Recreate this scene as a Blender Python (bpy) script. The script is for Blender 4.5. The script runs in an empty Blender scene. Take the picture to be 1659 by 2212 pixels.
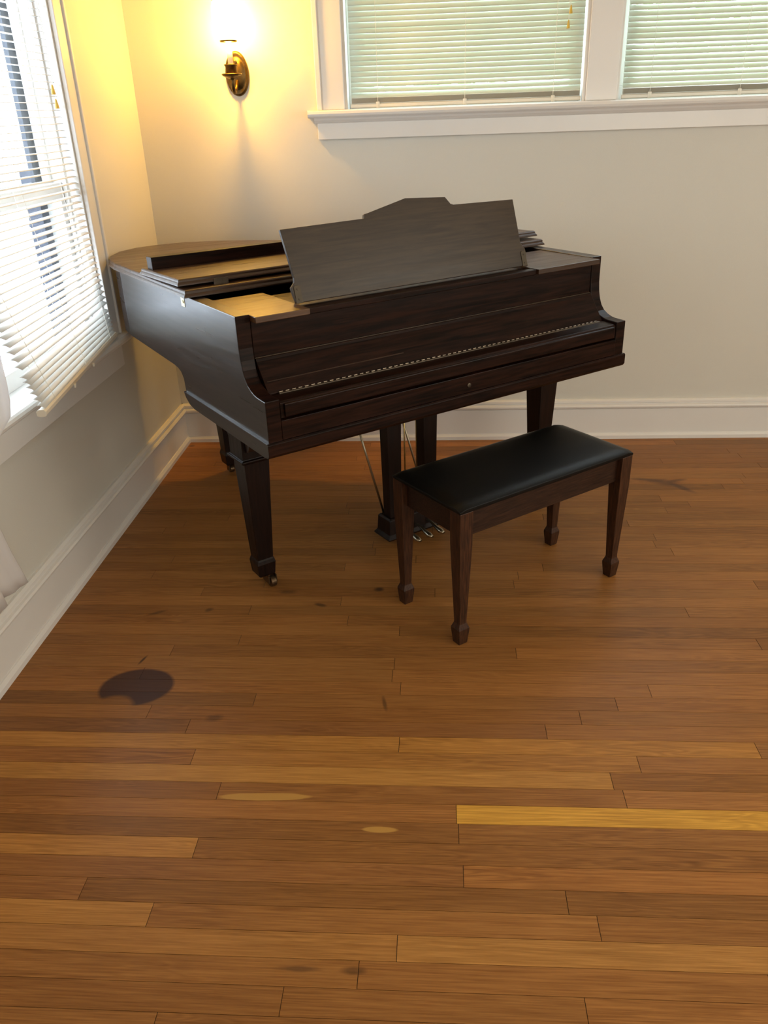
import bpy, bmesh, math, random
from mathutils import Vector, Matrix
random.seed(7)
sc = bpy.context.scene
COL = sc.collection

# ------------------------------------------------------------------ camera
F_PX, W_PX, H_PX = 1743.2, 1659.0, 2212.0
CAM = Vector((1.341, -3.9809, 1.5422)); YAW, PITCH, ROLL = -0.0739, -0.4593, -0.0355
cd = bpy.data.cameras.new('camera'); cam = bpy.data.objects.new('camera', cd); COL.objects.link(cam)
fw = Vector((math.sin(YAW)*math.cos(PITCH), math.cos(YAW)*math.cos(PITCH), math.sin(PITCH)))
r0 = Vector((math.cos(YAW), -math.sin(YAW), 0)); u0 = r0.cross(fw)
rt = r0*math.cos(ROLL)+u0*math.sin(ROLL); up = -r0*math.sin(ROLL)+u0*math.cos(ROLL)
m = Matrix((rt, up, -fw)).transposed().to_4x4(); m.translation = CAM
cam.matrix_world = m
cd.sensor_fit = 'HORIZONTAL'; cd.sensor_width = 36.0; cd.lens = F_PX*36.0/W_PX
cd.clip_start = 0.05; cd.clip_end = 200
sc.camera = cam

# ------------------------------------------------------------------ exposure, world, lights
sc.view_settings.view_transform = 'Standard'; sc.view_settings.look = 'None'
sc.view_settings.gamma = 1.0; sc.view_settings.use_curve_mapping = False
sc.view_settings.exposure = 0.0

SKY_UP, SKY_LOW, SKY_STRENGTH = (0.82, 0.91, 1.0, 1), (0.74, 0.84, 1.0, 1), 10.0
wd = bpy.data.worlds.new('sky'); sc.world = wd; wd.use_nodes = True
nt = wd.node_tree; nt.nodes.clear()
wo = nt.nodes.new('ShaderNodeOutputWorld'); bg = nt.nodes.new('ShaderNodeBackground')
tc = nt.nodes.new('ShaderNodeTexCoord'); sx = nt.nodes.new('ShaderNodeSeparateXYZ')
rp = nt.nodes.new('ShaderNodeValToRGB')
rp.color_ramp.elements[0].position = 0.46; rp.color_ramp.elements[0].color = SKY_LOW
rp.color_ramp.elements[1].position = 0.56; rp.color_ramp.elements[1].color = SKY_UP
mp = nt.nodes.new('ShaderNodeMath'); mp.operation = 'MULTIPLY_ADD'; mp.inputs[1].default_value = 0.5; mp.inputs[2].default_value = 0.5
nt.links.new(tc.outputs['Generated'], sx.inputs[0]); nt.links.new(sx.outputs['Z'], mp.inputs[0])
nt.links.new(mp.outputs[0], rp.inputs[0]); nt.links.new(rp.outputs[0], bg.inputs[0])
bg.inputs[1].default_value = SKY_STRENGTH; nt.links.new(bg.outputs[0], wo.inputs[0])

def area(name, loc, rot, sx_, sy_, power, col, portal=False):
    l = bpy.data.lights.new(name, 'AREA'); l.shape = 'RECTANGLE'; l.size = sx_; l.size_y = sy_
    l.energy = power; l.color = col
    if portal: l.cycles.is_portal = True
    o = bpy.data.objects.new(name, l); COL.objects.link(o); o.location = loc; o.rotation_euler = rot
    return o
R_ = math.radians
# added fill lights standing in for presumed windows, behind and beside the camera
area('fill_behind', (3.7, -6.3, 1.6), (R_(90), 0, R_(0)), 2.4, 1.5, 61, (1.0, 0.97, 0.86))
area('fill_right', (5.0, -2.9, 1.6), (0, R_(90), 0), 1.5, 2.2, 50, (1.0, 0.96, 0.84))
# added overhead fill to brighten the floor, no known fixture
area('overhead_fill', (3.3, -4.6, 2.60), (0, 0, 0), 1.6, 1.6, 10, (1.0, 0.95, 0.84))
# portals for the sky light of the window openings
area('portal_left', (-0.16, -1.27, 1.45), (0, R_(-90), 0), 1.4, 1.02, 1, (1, 1, 1), True)
area('portal_back', (2.2, 0.16, 2.05), (R_(-90), 0, 0), 2.5, 1.0, 1, (1, 1, 1), True)

# ------------------------------------------------------------------ materials
def mat(name):
    M = bpy.data.materials.new(name); M.use_nodes = True
    n = M.node_tree.nodes; b = n['Principled BSDF']
    return M, n, M.node_tree.links, b
def simple(name, col, rough=0.5, metal=0.0, noise=0.0, nscale=20.0, bump=0.0, bscale=200.0, spec=0.5):
    M, n, L, b = mat(name)
    b.inputs['Roughness'].default_value = rough; b.inputs['Metallic'].default_value = metal
    b.inputs['Specular IOR Level'].default_value = spec
    t = n.new('ShaderNodeTexCoord'); nz = n.new('ShaderNodeTexNoise'); nz.inputs['Scale'].default_value = nscale
    nz.inputs['Detail'].default_value = 4; L.new(t.outputs['Object'], nz.inputs['Vector'])
    mx = n.new('ShaderNodeMix'); mx.data_type = 'RGBA'
    mx.inputs[6].default_value = tuple(c*(1-noise) for c in col[:3])+(1,); mx.inputs[7].default_value = tuple(min(1, c*(1+noise)) for c in col[:3])+(1,)
    L.new(nz.outputs['Fac'], mx.inputs[0]); L.new(mx.outputs[2], b.inputs['Base Color'])
    if bump:
        n2 = n.new('ShaderNodeTexNoise'); n2.inputs['Scale'].default_value = bscale; L.new(t.outputs['Object'], n2.inputs['Vector'])
        bp = n.new('ShaderNodeBump'); bp.inputs['Strength'].default_value = bump; bp.inputs['Distance'].default_value = 0.002
        L.new(n2.outputs['Fac'], bp.inputs['Height']); L.new(bp.outputs[0], b.inputs['Normal'])
    return M
def wood(name, dark, light, stretch=(1.2, 30, 30), rough=0.32, rvar=0.14, coat=0.0, spec=0.5, scuff=0.0, wave=5.0, bumps=.12):
    M, n, L, b = mat(name)
    t = n.new('ShaderNodeTexCoord'); mpn = n.new('ShaderNodeMapping'); mpn.inputs['Scale'].default_value = stretch
    L.new(t.outputs['Object'], mpn.inputs['Vector'])
    nz = n.new('ShaderNodeTexNoise'); nz.inputs['Scale'].default_value = wave; nz.inputs['Detail'].default_value = 8
    nz.inputs['Roughness'].default_value = 0.6; nz.inputs['Distortion'].default_value = 0.6
    L.new(mpn.outputs[0], nz.inputs['Vector'])
    r = n.new('ShaderNodeValToRGB'); r.color_ramp.elements[0].position = 0.36; r.color_ramp.elements[1].position = 0.66
    r.color_ramp.elements[0].color = dark+(1,); r.color_ramp.elements[1].color = light+(1,)
    L.new(nz.outputs['Fac'], r.inputs[0])
    n2 = n.new('ShaderNodeTexNoise'); n2.inputs['Scale'].default_value = 3.0; n2.inputs['Detail'].default_value = 5
    L.new(mpn.outputs[0], n2.inputs['Vector'])
    mr = n.new('ShaderNodeMapRange'); mr.inputs[3].default_value = rough-rvar/2; mr.inputs[4].default_value = rough+rvar/2
    mr.inputs[1].default_value = .3; mr.inputs[2].default_value = .7
    L.new(n2.outputs['Fac'], mr.inputs[0]); L.new(mr.outputs[0], b.inputs['Roughness'])
    out = r.outputs[0]
    if scuff:
        m3 = n.new('ShaderNodeMapping'); m3.inputs['Rotation'].default_value = (.5, .7, .3); m3.inputs['Scale'].default_value = (120, 14, 120)
        L.new(t.outputs['Object'], m3.inputs['Vector'])
        n3 = n.new('ShaderNodeTexNoise'); n3.inputs['Scale'].default_value = 2.2; n3.inputs['Detail'].default_value = 2; L.new(m3.outputs[0], n3.inputs['Vector'])
        r3 = n.new('ShaderNodeValToRGB'); r3.color_ramp.elements[0].position = 0.80; r3.color_ramp.elements[1].position = 0.84
        r3.color_ramp.elements[0].color = (0, 0, 0, 1); r3.color_ramp.elements[1].color = (scuff,)*3+(1,)
        L.new(n3.outputs['Fac'], r3.inputs[0])
        mx = n.new('ShaderNodeMix'); mx.data_type = 'RGBA'; mx.inputs[7].default_value = (.30, .24, .18, 1)
        L.new(r3.outputs[0], mx.inputs[0]); L.new(out, mx.inputs[6]); out = mx.outputs[2]
    L.new(out, b.inputs['Base Color'])
    b.inputs['Coat Weight'].default_value = coat; b.inputs['Coat Roughness'].default_value = 0.2
    b.inputs['Specular IOR Level'].default_value = spec
    bp = n.new('ShaderNodeBump'); bp.inputs['Strength'].default_value = bumps; bp.inputs['Distance'].default_value = 0.001
    L.new(nz.outputs['Fac'], bp.inputs['Height']); L.new(bp.outputs[0], b.inputs['Normal'])
    return M
def translucent(name, col, frac=0.5, rough=0.5, transp=0.0):
    M, n, L, b = mat(name)
    out = n['Material Output']; b.inputs['Base Color'].default_value = col+(1,); b.inputs['Roughness'].default_value = rough
    tr = n.new('ShaderNodeBsdfTranslucent'); tr.inputs[0].default_value = col+(1,)
    ms = n.new('ShaderNodeMixShader'); ms.inputs[0].default_value = frac
    L.new(b.outputs[0], ms.inputs[1]); L.new(tr.outputs[0], ms.inputs[2]); last = ms
    if transp:
        tp = n.new('ShaderNodeBsdfTransparent'); m2 = n.new('ShaderNodeMixShader'); m2.inputs[0].default_value = transp
        L.new(ms.outputs[0], m2.inputs[1]); L.new(tp.outputs[0], m2.inputs[2]); last = m2
    L.new(last.outputs[0], out.inputs[0])
    return M

M_WALL = simple('wall_paint', (0.63, 0.61, 0.55), 0.6, noise=0.02, nscale=3, bump=0.25, bscale=350)
M_TRIM = simple('white_gloss_paint', (0.74, 0.72, 0.69), 0.32, noise=0.03, nscale=6, bump=0.05, bscale=120)
M_CEIL = simple('ceiling_paint', (0.78, 0.76, 0.70), 0.8, noise=0.02)
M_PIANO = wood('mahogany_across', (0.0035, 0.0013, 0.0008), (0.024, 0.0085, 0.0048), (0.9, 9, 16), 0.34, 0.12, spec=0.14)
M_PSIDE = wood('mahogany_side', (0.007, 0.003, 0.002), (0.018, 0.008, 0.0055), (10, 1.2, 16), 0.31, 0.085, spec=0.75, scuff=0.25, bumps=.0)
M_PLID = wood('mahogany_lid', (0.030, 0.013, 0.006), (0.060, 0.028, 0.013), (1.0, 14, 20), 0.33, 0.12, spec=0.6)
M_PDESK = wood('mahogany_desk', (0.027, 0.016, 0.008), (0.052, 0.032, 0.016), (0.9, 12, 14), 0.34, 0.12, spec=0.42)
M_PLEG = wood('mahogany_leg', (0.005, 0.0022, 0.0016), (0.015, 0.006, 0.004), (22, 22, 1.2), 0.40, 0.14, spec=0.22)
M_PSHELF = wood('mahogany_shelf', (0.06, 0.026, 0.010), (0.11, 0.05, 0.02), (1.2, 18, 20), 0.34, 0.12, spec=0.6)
M_BENCH = wood('bench_oak', (0.012, 0.0055, 0.0035), (0.040, 0.017, 0.009), (3, 45, 45), 0.42, 0.14, spec=0.25)
M_BLEG = wood('bench_leg_oak', (0.020, 0.008, 0.004), (0.070, 0.027, 0.012), (50, 50, 3), 0.42, 0.14, spec=0.25)
M_INSIDE = simple('piano_interior', (0.012, 0.009, 0.007), 0.7, noise=0.3)
M_LEATHER = simple('black_vinyl', (0.004, 0.004, 0.004), 0.36, noise=0.1, bump=0.15, bscale=500, spec=0.16)
M_BRASS = simple('aged_brass', (0.42, 0.30, 0.12), 0.35, 1.0, noise=0.3, nscale=60)
M_PLATE = simple('worn_plate', (0.60, 0.55, 0.36), 0.4, 0.5, noise=0.2, nscale=90)
M_DARKMETAL = simple('dark_metal', (0.10, 0.08, 0.06), 0.45, 0.9, noise=0.3, nscale=60)
M_PEDAL = simple('pedal_metal', (0.40, 0.35, 0.26), 0.30, 1.0, noise=0.25, nscale=80)
M_HINGE = simple('hinge_metal', (0.26, 0.21, 0.16), 0.4, 0.9, noise=0.35, nscale=45)
M_BRONZE = simple('antique_bronze', (0.11, 0.07, 0.026), 0.38, 1.0, noise=0.4, nscale=120, bump=0.3, bscale=300)
M_SLAT = translucent('blind_slat_cream', (0.69, 0.74, 0.60), 0.155, 0.4)
M_SLATW = translucent('blind_slat_white', (0.86, 0.85, 0.82), 0.50, 0.4)
M_BRAIL = simple('blind_rail', (0.76, 0.72, 0.62), 0.45, noise=0.03)
M_CORD = simple('blind_cord', (0.80, 0.78, 0.70), 0.7, noise=0.03)
M_TASSEL = simple('yellow_tassel', (0.62, 0.42, 0.07), 0.4, noise=0.05)
M_CURTAIN = translucent('sheer_curtain', (0.86, 0.84, 0.84), 0.45, 0.8, 0.12)
M_LEAF = simple('leaf_green', (0.20, 0.34, 0.05), 0.6, noise=0.5, nscale=6)
M_STORM = simple('storm_frame_metal', (0.018, 0.024, 0.04), 0.6, 0.0, noise=0.05)
M_HOUSE = simple('slate_siding', (0.010, 0.014, 0.028), 0.6, noise=0.3, nscale=4)
M_BRACKET = simple('bracket_metal', (0.075, 0.058, 0.038), 0.5, 0.6, noise=0.2, nscale=60)
M_CASTER = simple('caster_metal', (0.14, 0.09, 0.05), 0.40, 0.9, noise=0.4, nscale=80)

def glass_mat():
    M, n, L, b = mat('window_glass')
    out = n['Material Output']; gl = n.new('ShaderNodeBsdfGlossy'); gl.inputs['Roughness'].default_value = 0.03
    tp = n.new('ShaderNodeBsdfTransparent'); tp.inputs[0].default_value = (.96, .98, .98, 1)
    ms = n.new('ShaderNodeMixShader'); ms.inputs[0].default_value = 0.06; L.new(tp.outputs[0], ms.inputs[1]); L.new(gl.outputs[0], ms.inputs[2])
    L.new(ms.outputs[0], out.inputs[0]); return M
M_GLASS = glass_mat()
def emit(name, col, s, transp=0.0):
    M, n, L, b = mat(name); out = n['Material Output']
    e = n.new('ShaderNodeEmission'); e.inputs[0].default_value = col+(1,); e.inputs[1].default_value = s; last = e
    if transp:
        tp = n.new('ShaderNodeBsdfTransparent'); ms = n.new('ShaderNodeMixShader'); ms.inputs[0].default_value = transp
        L.new(e.outputs[0], ms.inputs[1]); L.new(tp.outputs[0], ms.inputs[2]); last = ms
    L.new(last.outputs[0], out.inputs[0]); return M
M_SHADE = emit('lit_frosted_glass', (1.0, 0.58, 0.14), 12.0, 0.36)
M_BULB = emit('lit_bulb', (1.0, 0.62, 0.16), 14.0)
M_SLEEVE = simple('candle_sleeve', (0.80, 0.72, 0.52), 0.5)

def floor_mat():
    M, n, L, b = mat('oak_strip_floor')
    t = n.new('ShaderNodeTexCoord'); P = t.outputs['Object']
    ca = n.new('ShaderNodeAttribute'); ca.attribute_name = 'plank'
    cb = n.new('ShaderNodeAttribute'); cb.attribute_name = 'offset'
    def vm(op, a, bv, s=None):
        x = n.new('ShaderNodeVectorMath'); x.operation = op
        for i, q in enumerate((a, bv)):
            if q is None: continue
            if isinstance(q, tuple): x.inputs[i].default_value = q
            else: L.new(q, x.inputs[i])
        if s is not None: x.inputs['Scale'].default_value = s
        return x
    def mt(op, a, bv=None, c=None, clamp=False):
        x = n.new('ShaderNodeMath'); x.operation = op; x.use_clamp = clamp
        for i, q in enumerate((a, bv, c)):
            if q is None: continue
            if isinstance(q, (int, float)): x.inputs[i].default_value = q
            else: L.new(q, x.inputs[i])
        return x.outputs[0]
    def mix(f, a, bv, typ='MIX'):
        x = n.new('ShaderNodeMix'); x.data_type = 'RGBA'; x.blend_type = typ
        for i, q in ((0, f), (6, a), (7, bv)):
            if isinstance(q, (tuple, int, float)): x.inputs[i].default_value = q
            else: L.new(q, x.inputs[i])
        return x.outputs[2]
    off = vm('SCALE', cb.outputs['Color'], None, 37.0).outputs[0]
    pos = vm('ADD', P, off).outputs[0]
    # fine pores
    s1 = vm('MULTIPLY', pos, (7.0, 260.0, 1.0)).outputs[0]
    n1 = n.new('ShaderNodeTexNoise'); n1.inputs['Scale'].default_value = 1; n1.inputs['Detail'].default_value = 5; n1.inputs['Roughness'].default_value = .65; L.new(s1, n1.inputs['Vector'])
    # cathedral figure : distorted bands
    s2 = vm('MULTIPLY', pos, (2.2, 26.0, 1.0)).outputs[0]
    n2 = n.new('ShaderNodeTexNoise'); n2.inputs['Scale'].default_value = 1; n2.inputs['Detail'].default_value = 2; n2.inputs['Distortion'].default_value = .8; L.new(s2, n2.inputs['Vector'])
    ring = mt('SINE', mt('MULTIPLY', n2.outputs['Fac'], 62.0))
    ring = mt('MULTIPLY_ADD', ring, 0.5, 0.5)
    n4 = n.new('ShaderNodeTexNoise'); n4.inputs['Scale'].default_value = 1.4; L.new(pos, n4.inputs['Vector'])
    ringamp = mt('MULTIPLY', ring, mt('MULTIPLY_ADD', n4.outputs['Fac'], 2.6, -1.05, True))
    g1 = mt('MULTIPLY_ADD', n1.outputs['Fac'], 2.6, -0.85, True)
    # blotches
    s3 = vm('MULTIPLY', pos, (3.0, 18.0, 1.0)).outputs[0]
    n3 = n.new('ShaderNodeTexNoise'); n3.inputs['Scale'].default_value = 1; n3.inputs['Detail'].default_value = 3; L.new(s3, n3.inputs['Vector'])
    g3 = mt('MULTIPLY_ADD', n3.outputs['Fac'], 2.0, -0.5, True)
    c = ca.outputs['Color']
    c = mix(mt('MULTIPLY', mt('SUBTRACT', 1.0, g1), 0.80), c, mix(1.0, c, (.48, .40, .32, 1), 'MULTIPLY'))
    c = mix(mt('MULTIPLY', ringamp, 0.60), c, mix(1.0, c, (.40, .34, .28, 1), 'MULTIPLY'))
    c = mix(mt('MULTIPLY', g3, 0.30), c, mix(1.0, c, (1.28, 1.25, 1.2, 1), 'MULTIPLY'))
    # worn marks with a shape of their own
    sep = n.new('ShaderNodeSeparateXYZ'); L.new(P, sep.inputs[0]); X, Y = sep.outputs[0], sep.outputs[1]
    nj = n.new('ShaderNodeTexNoise'); nj.inputs['Scale'].default_value = 22; L.new(P, nj.inputs['Vector'])
    def ell(cx, cy, rx, ry, soft, ang=0.0, jit=0.25):
        dx = mt('SUBTRACT', X, cx); dy = mt('SUBTRACT', Y, cy)
        ca_, sa_ = math.cos(ang), math.sin(ang)
        a = mt('ADD', mt('MULTIPLY', dx, ca_/rx), mt('MULTIPLY', dy, sa_/rx))
        bb = mt('ADD', mt('MULTIPLY', dx, -sa_/ry), mt('MULTIPLY', dy, ca_/ry))
        d = mt('SQRT', mt('ADD', mt('POWER', a, 2.0), mt('POWER', bb, 2.0)))
        d = mt('ADD', d, mt('MULTIPLY_ADD', nj.outputs['Fac'], jit, -jit*.5))
        return mt('MULTIPLY_ADD', d, -1.0/soft, 1.0/soft, True)
    burn = mt('MULTIPLY', ell(.425, -2.065, .118, .092, .10, .12, .05), mt('SUBTRACT', 1.0, ell(.375, -2.160, .078, .058, .25, .25, .25)))
    c = mix(mt('MULTIPLY', burn, .86), c, (.032, .015, .018, 1))
    for e in (ell(2.29, -.545, .095, .022, .7, -.2), ell(2.370, -.575, .085, .048, .7, -.35), ell(2.43, -.635, .08, .024, .6, -.9), ell(2.43, -.555, .06, .018, .7, .3), ell(2.10, -.60, .05, .02, .8, -.1)):
        c = mix(mt('MULTIPLY', e, .62), c, (.055, .028, .020, 1))
    for e, f in ((ell(.905, -2.492, .125, .0135, .14, .03, .3), .85), (ell(1.20, -2.588, .046, .010, .2, 0, .2), .9)):
        c = mix(mt('MULTIPLY', e, f), c, (.50, .27, .065, 1))
    for cx, cy, rx, ry, an, f in ((.93, -1.605, .012, .03, 1.2, .7), (1.13, -1.50, .022, .018, 0, .9), (1.185, -2.125, .008, .04, .2, .6), (1.06, -2.945, .06, .008, 0, .55), (1.17, -2.945, .03, .012, 0, .55),
                                (.36, -1.66, .05, .010, .5, .5), (.54, -1.64, .02, .014, .6, .6), (.70, -2.20, .03, .02, .3, .5), (.80, -1.52, .04, .02, 0, .5), (.05, -.08, .02, .02, 0, .6), (.40, -1.93, .006, .03, -.3, .9)):
        c = mix(mt('MULTIPLY', ell(cx, cy, rx, ry, .6, an, .6), f), c, (.045, .02, .010, 1))
    L.new(c, b.inputs['Base Color'])
    L.new(mt('ADD', mt('MULTIPLY', n1.outputs['Fac'], .22), .30), b.inputs['Roughness'])
    b.inputs['Specular IOR Level'].default_value = 0.2
    bp = n.new('ShaderNodeBump'); bp.inputs['Strength'].default_value = .12; bp.inputs['Distance'].default_value = .001
    L.new(n1.outputs['Fac'], bp.inputs['Height']); L.new(bp.outputs[0], b.inputs['Normal'])
    return M
M_FLOOR = floor_mat()
M_GAP = simple('floor_gap', (0.02, 0.009, 0.004), 0.8)

# ------------------------------------------------------------------ mesh helpers
def finish(bm, name, material, parent=None, bevel=0.0, smooth=False, seg=2, ang=35):
    bmesh.ops.recalc_face_normals(bm, faces=bm.faces[:])
    me = bpy.data.meshes.new(name); bm.to_mesh(me); bm.free()
    o = bpy.data.objects.new(name, me); COL.objects.link(o)
    for mm in (material if isinstance(material, (list, tuple)) else [material]): me.materials.append(mm)
    if smooth: me.polygons.foreach_set('use_smooth', [True]*len(me.polygons))
    if bevel:
        md = o.modifiers.new('bevel', 'BEVEL'); md.width = bevel; md.segments = seg; md.limit_method = 'ANGLE'; md.angle_limit = R_(ang)
    if parent: o.parent = parent
    return o
def box(bm, x0, x1, y0, y1, z0, z1, mi=0):
    v = [bm.verts.new(p) for p in ((x0,y0,z0),(x1,y0,z0),(x1,y1,z0),(x0,y1,z0),(x0,y0,z1),(x1,y0,z1),(x1,y1,z1),(x0,y1,z1))]
    for f in ((0,3,2,1),(4,5,6,7),(0,1,5,4),(1,2,6,5),(2,3,7,6),(3,0,4,7)):
        bm.faces.new([v[i] for i in f]).material_index = mi
def bx(name, x0, x1, y0, y1, z0, z1, material, parent=None, bevel=0.0):
    bm = bmesh.new(); box(bm, x0, x1, y0, y1, z0, z1); return finish(bm, name, material, parent, bevel)
def prism(bm, pts, a, b, axis):
    """pts = 2-D outline; axis 0: pts=(y,z) extruded x a..b ; 1: pts=(x,z) along y ; 2: pts=(x,y) along z"""
    def mk(p, t): return {0: (t, p[0], p[1]), 1: (p[0], t, p[1]), 2: (p[0], p[1], t)}[axis]
    A = [bm.verts.new(mk(p, a)) for p in pts]; B = [bm.verts.new(mk(p, b)) for p in pts]
    bm.faces.new(A); bm.faces.new(B[::-1])
    for i in range(len(pts)):
        j = (i+1) % len(pts); bm.faces.new((A[i], A[j], B[j], B[i]))
def frustum(bm, cx, cy, levels):
    """square-section stack : levels = [(z, half_x, half_y)]"""
    rows = [[bm.verts.new((cx+sx_*hx, cy+sy_*hy, z)) for sx_, sy_ in ((-1,-1),(1,-1),(1,1),(-1,1))] for z, hx, hy in levels]
    for a, b in zip(rows, rows[1:]):
        for i in range(4): bm.faces.new((a[i], a[(i+1)%4], b[(i+1)%4], b[i]))
    bm.faces.new(rows[0][::-1]); bm.faces.new(rows[-1])
def tube(bm, pts, r, n=10, close=True):
    pts = [Vector(p) for p in pts]; rings = []
    for i, p in enumerate(pts):
        t = (pts[min(i+1, len(pts)-1)]-pts[max(i-1, 0)]).normalized()
        a = t.orthogonal().normalized() if i == 0 else (pa - t*pa.dot(t)).normalized()
        pa = a; b = t.cross(a); rr = r[i] if isinstance(r, (list, tuple)) else r
        rings.append([bm.verts.new(p+(a*math.cos(2*math.pi*k/n)+b*math.sin(2*math.pi*k/n))*rr) for k in range(n)])
    for A, B in zip(rings, rings[1:]):
        for k in range(n): bm.faces.new((A[k], A[(k+1)%n], B[(k+1)%n], B[k]))
    bm.faces.new(rings[0][::-1]); bm.faces.new(rings[-1])
def lathe(bm, cx, cy, prof, n=28, sx_=1.0, sy_=1.0, cap=True):
    rings = [[bm.verts.new((cx+r*sx_*math.cos(2*math.pi*k/n), cy+r*sy_*math.sin(2*math.pi*k/n), z)) for k in range(n)] for r, z in prof]
    for A, B in zip(rings, rings[1:]):
        for k in range(n): bm.faces.new((A[k], A[(k+1)%n], B[(k+1)%n], B[k]))
    if cap: bm.faces.new(rings[0][::-1]); bm.faces.new(rings[-1])
def empty(name, loc, rz=0, label=None, cat=None, group=None, kind=None):
    o = bpy.data.objects.new(name, None); COL.objects.link(o); o.location = loc; o.rotation_euler = (0, 0, rz); o.empty_display_size = .1
    tag(o, label, cat, group, kind); return o
def tag(o, label=None, cat=None, group=None, kind=None):
    if label: o['label'] = label
    if cat: o['category'] = cat
    if group: o['group'] = group
    if kind: o['kind'] = kind
    return o
def struct(o): o['kind'] = 'structure'; return o

# ------------------------------------------------------------------ room shell
X1, Y0, ZC, T = 5.1, -6.5, 2.62, 0.16
# openings: left window y -1.77..-0.775 z .752..2.15 ; back windows x .937..1.985 and 2.115..3.16, z 1.56..2.2
LW = (-1.77, -0.775, 0.752, 2.15)
BW = ((0.937, 1.985), (2.115, 3.163)); BZ = (1.56, 2.25)
bm = bmesh.new()
box(bm, -T, 0, Y0-T, LW[0], 0, ZC); box(bm, -T, 0, LW[1], T, 0, ZC); box(bm, -T, 0, LW[0], LW[1], 0, LW[2]-.03); box(bm, -T, 0, LW[0], LW[1], LW[3], ZC)
struct(finish(bm, 'wall_left', M_WALL))
bm = bmesh.new()
box(bm, 0, BW[0][0], 0, T, 0, ZC); box(bm, BW[0][0], BW[1][1], 0, T, 0, BZ[0]-.03); box(bm, BW[0][0], BW[1][1], 0, T, BZ[1], ZC)
box(bm, BW[0][1], BW[1][0], 0, T, BZ[0]-.03, BZ[1]); box(bm, BW[1][1], X1+T, 0, T, 0, ZC)
struct(finish(bm, 'wall_back', M_WALL))
struct(bx('wall_right', X1, X1+T, Y0-T, 0, 0, ZC, M_WALL))
struct(bx('wall_front', 0, X1, Y0-T, Y0, 0, ZC, M_WALL))
struct(bx('ceiling', -T, X1+T, Y0-T, T, ZC, ZC+.1, M_CEIL))

# floor: oak strips laid parallel to the back wall, one mesh
PITCH_B = 0.0597
def build_floor():
    bm = bmesh.new(); cl = bm.loops.layers.float_color.new('plank'); ol = bm.loops.layers.float_color.new('offset')
    box(bm, -T, X1+T, Y0-T, T, -.06, -.0015, 1)
    for f in bm.faces:
        for l in f.loops: l[cl] = (.02, .01, .005, 1); l[ol] = (0, 0, 0, 1)
    rnd = random.Random(21)
    fixed = {0: [1.385], -2: [1.782], 2: [.768], 3: [1.397], 5: [.716], 7: [1.18], -4: [1.235], -3: [.68], -1: [.78], -9: [.42], -7: [.80], -6: [.50]}
    colfix = {(0, 1): (.48, .262, .055), (-2, 0): (.345, .172, .056), (-2, 1): (.225, .100, .034), (2, 0): (.36, .175, .060),
              (5, 0): (.335, .165, .058), (-4, 0): (.33, .158, .050), (-4, 1): (.345, .165, .050), (-3, 1): (.30, .140, .045), (6, 0): (.31, .15, .055), (6, 1): (.33, .165, .060),
              (3, 0): (.235, .105, .042), (4, 0): (.25, .112, .045), (7, 0): (.255, .118, .044), (-1, 0): (.22, .097, .038), (-5, 0): (.19, .085, .035), (-5, 1): (.205, .09, .036)}
    k0 = int(math.floor((-2.505)/PITCH_B))-1; k1 = int((-Y0-2.505)/PITCH_B)+2
    for k in range(k0, k1):
        ya = -2.505-PITCH_B*k; yb = ya-PITCH_B
        ya = min(ya, -.001); yb = max(yb, Y0)
        if ya-yb < .004: continue
        base = sorted(fixed.get(k, []))
        cuts = [-.02]
        if base:
            x = base[0]
            while x > 1.6: x -= rnd.uniform(.8, 1.6)
            first = base
        else: first = [rnd.uniform(.15, 1.5)]
        cuts += first; x = first[-1]
        while x < X1: x += rnd.uniform(.55, 1.7); cuts.append(min(x, X1))
        for i, (xa, xb) in enumerate(zip(cuts, cuts[1:])):
            if xb-xa < .02: continue
            t = rnd.gauss(0, 1); w = rnd.gauss(0, .35)
            s = math.exp(.11*t)
            c = (.236*s, .107*s*(1+.05*w), .040*s*(1+.08*w))
            c = colfix.get((k, i), c); c = (c[0]*1.56, c[1]*1.54, c[2]*1.16)
            g = .0007
            vs = [bm.verts.new(p) for p in ((xa+g, yb+g*.8, 0), (xb-g, yb+g*.8, 0), (xb-g, ya-g*.8, 0), (xa+g, ya-g*.8, 0))]
            vb = [bm.verts.new((v.co.x, v.co.y, -.004)) for v in vs]
            fs = [bm.faces.new(vs)]
            for a in range(4): fs.append(bm.faces.new((vs[(a+1)%4], vs[a], vb[a], vb[(a+1)%4])))
            off = (rnd.random(), rnd.random(), rnd.random(), 1)
            for f in fs:
                for l in f.loops: l[cl] = tuple(v for v in c)+(1,); l[ol] = off
    return struct(finish(bm, 'floor', [M_FLOOR, M_GAP]))
build_floor()

# baseboards: shoe, board, moulded cap
BB = [(0, 0), (.030, 0), (.030, .018), (.022, .030), (.0175, .031), (.0175, .156), (.0145, .1575), (.0145, .1600), (.022, .1615), (.028, .166), (.030, .174), (.026, .181), (.017, .184), (.0165, .188), (.020, .191), (.019, .200), (.010, .2075), (0, .2075)]
bm = bmesh.new(); prism(bm, [(p[0], p[1]) for p in BB], Y0, 0, 1); struct(finish(bm, 'baseboard_left', M_TRIM))
bm = bmesh.new(); prism(bm, [(-p[0], p[1]) for p in BB], .0, X1, 0); struct(finish(bm, 'baseboard_back', M_TRIM))

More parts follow.
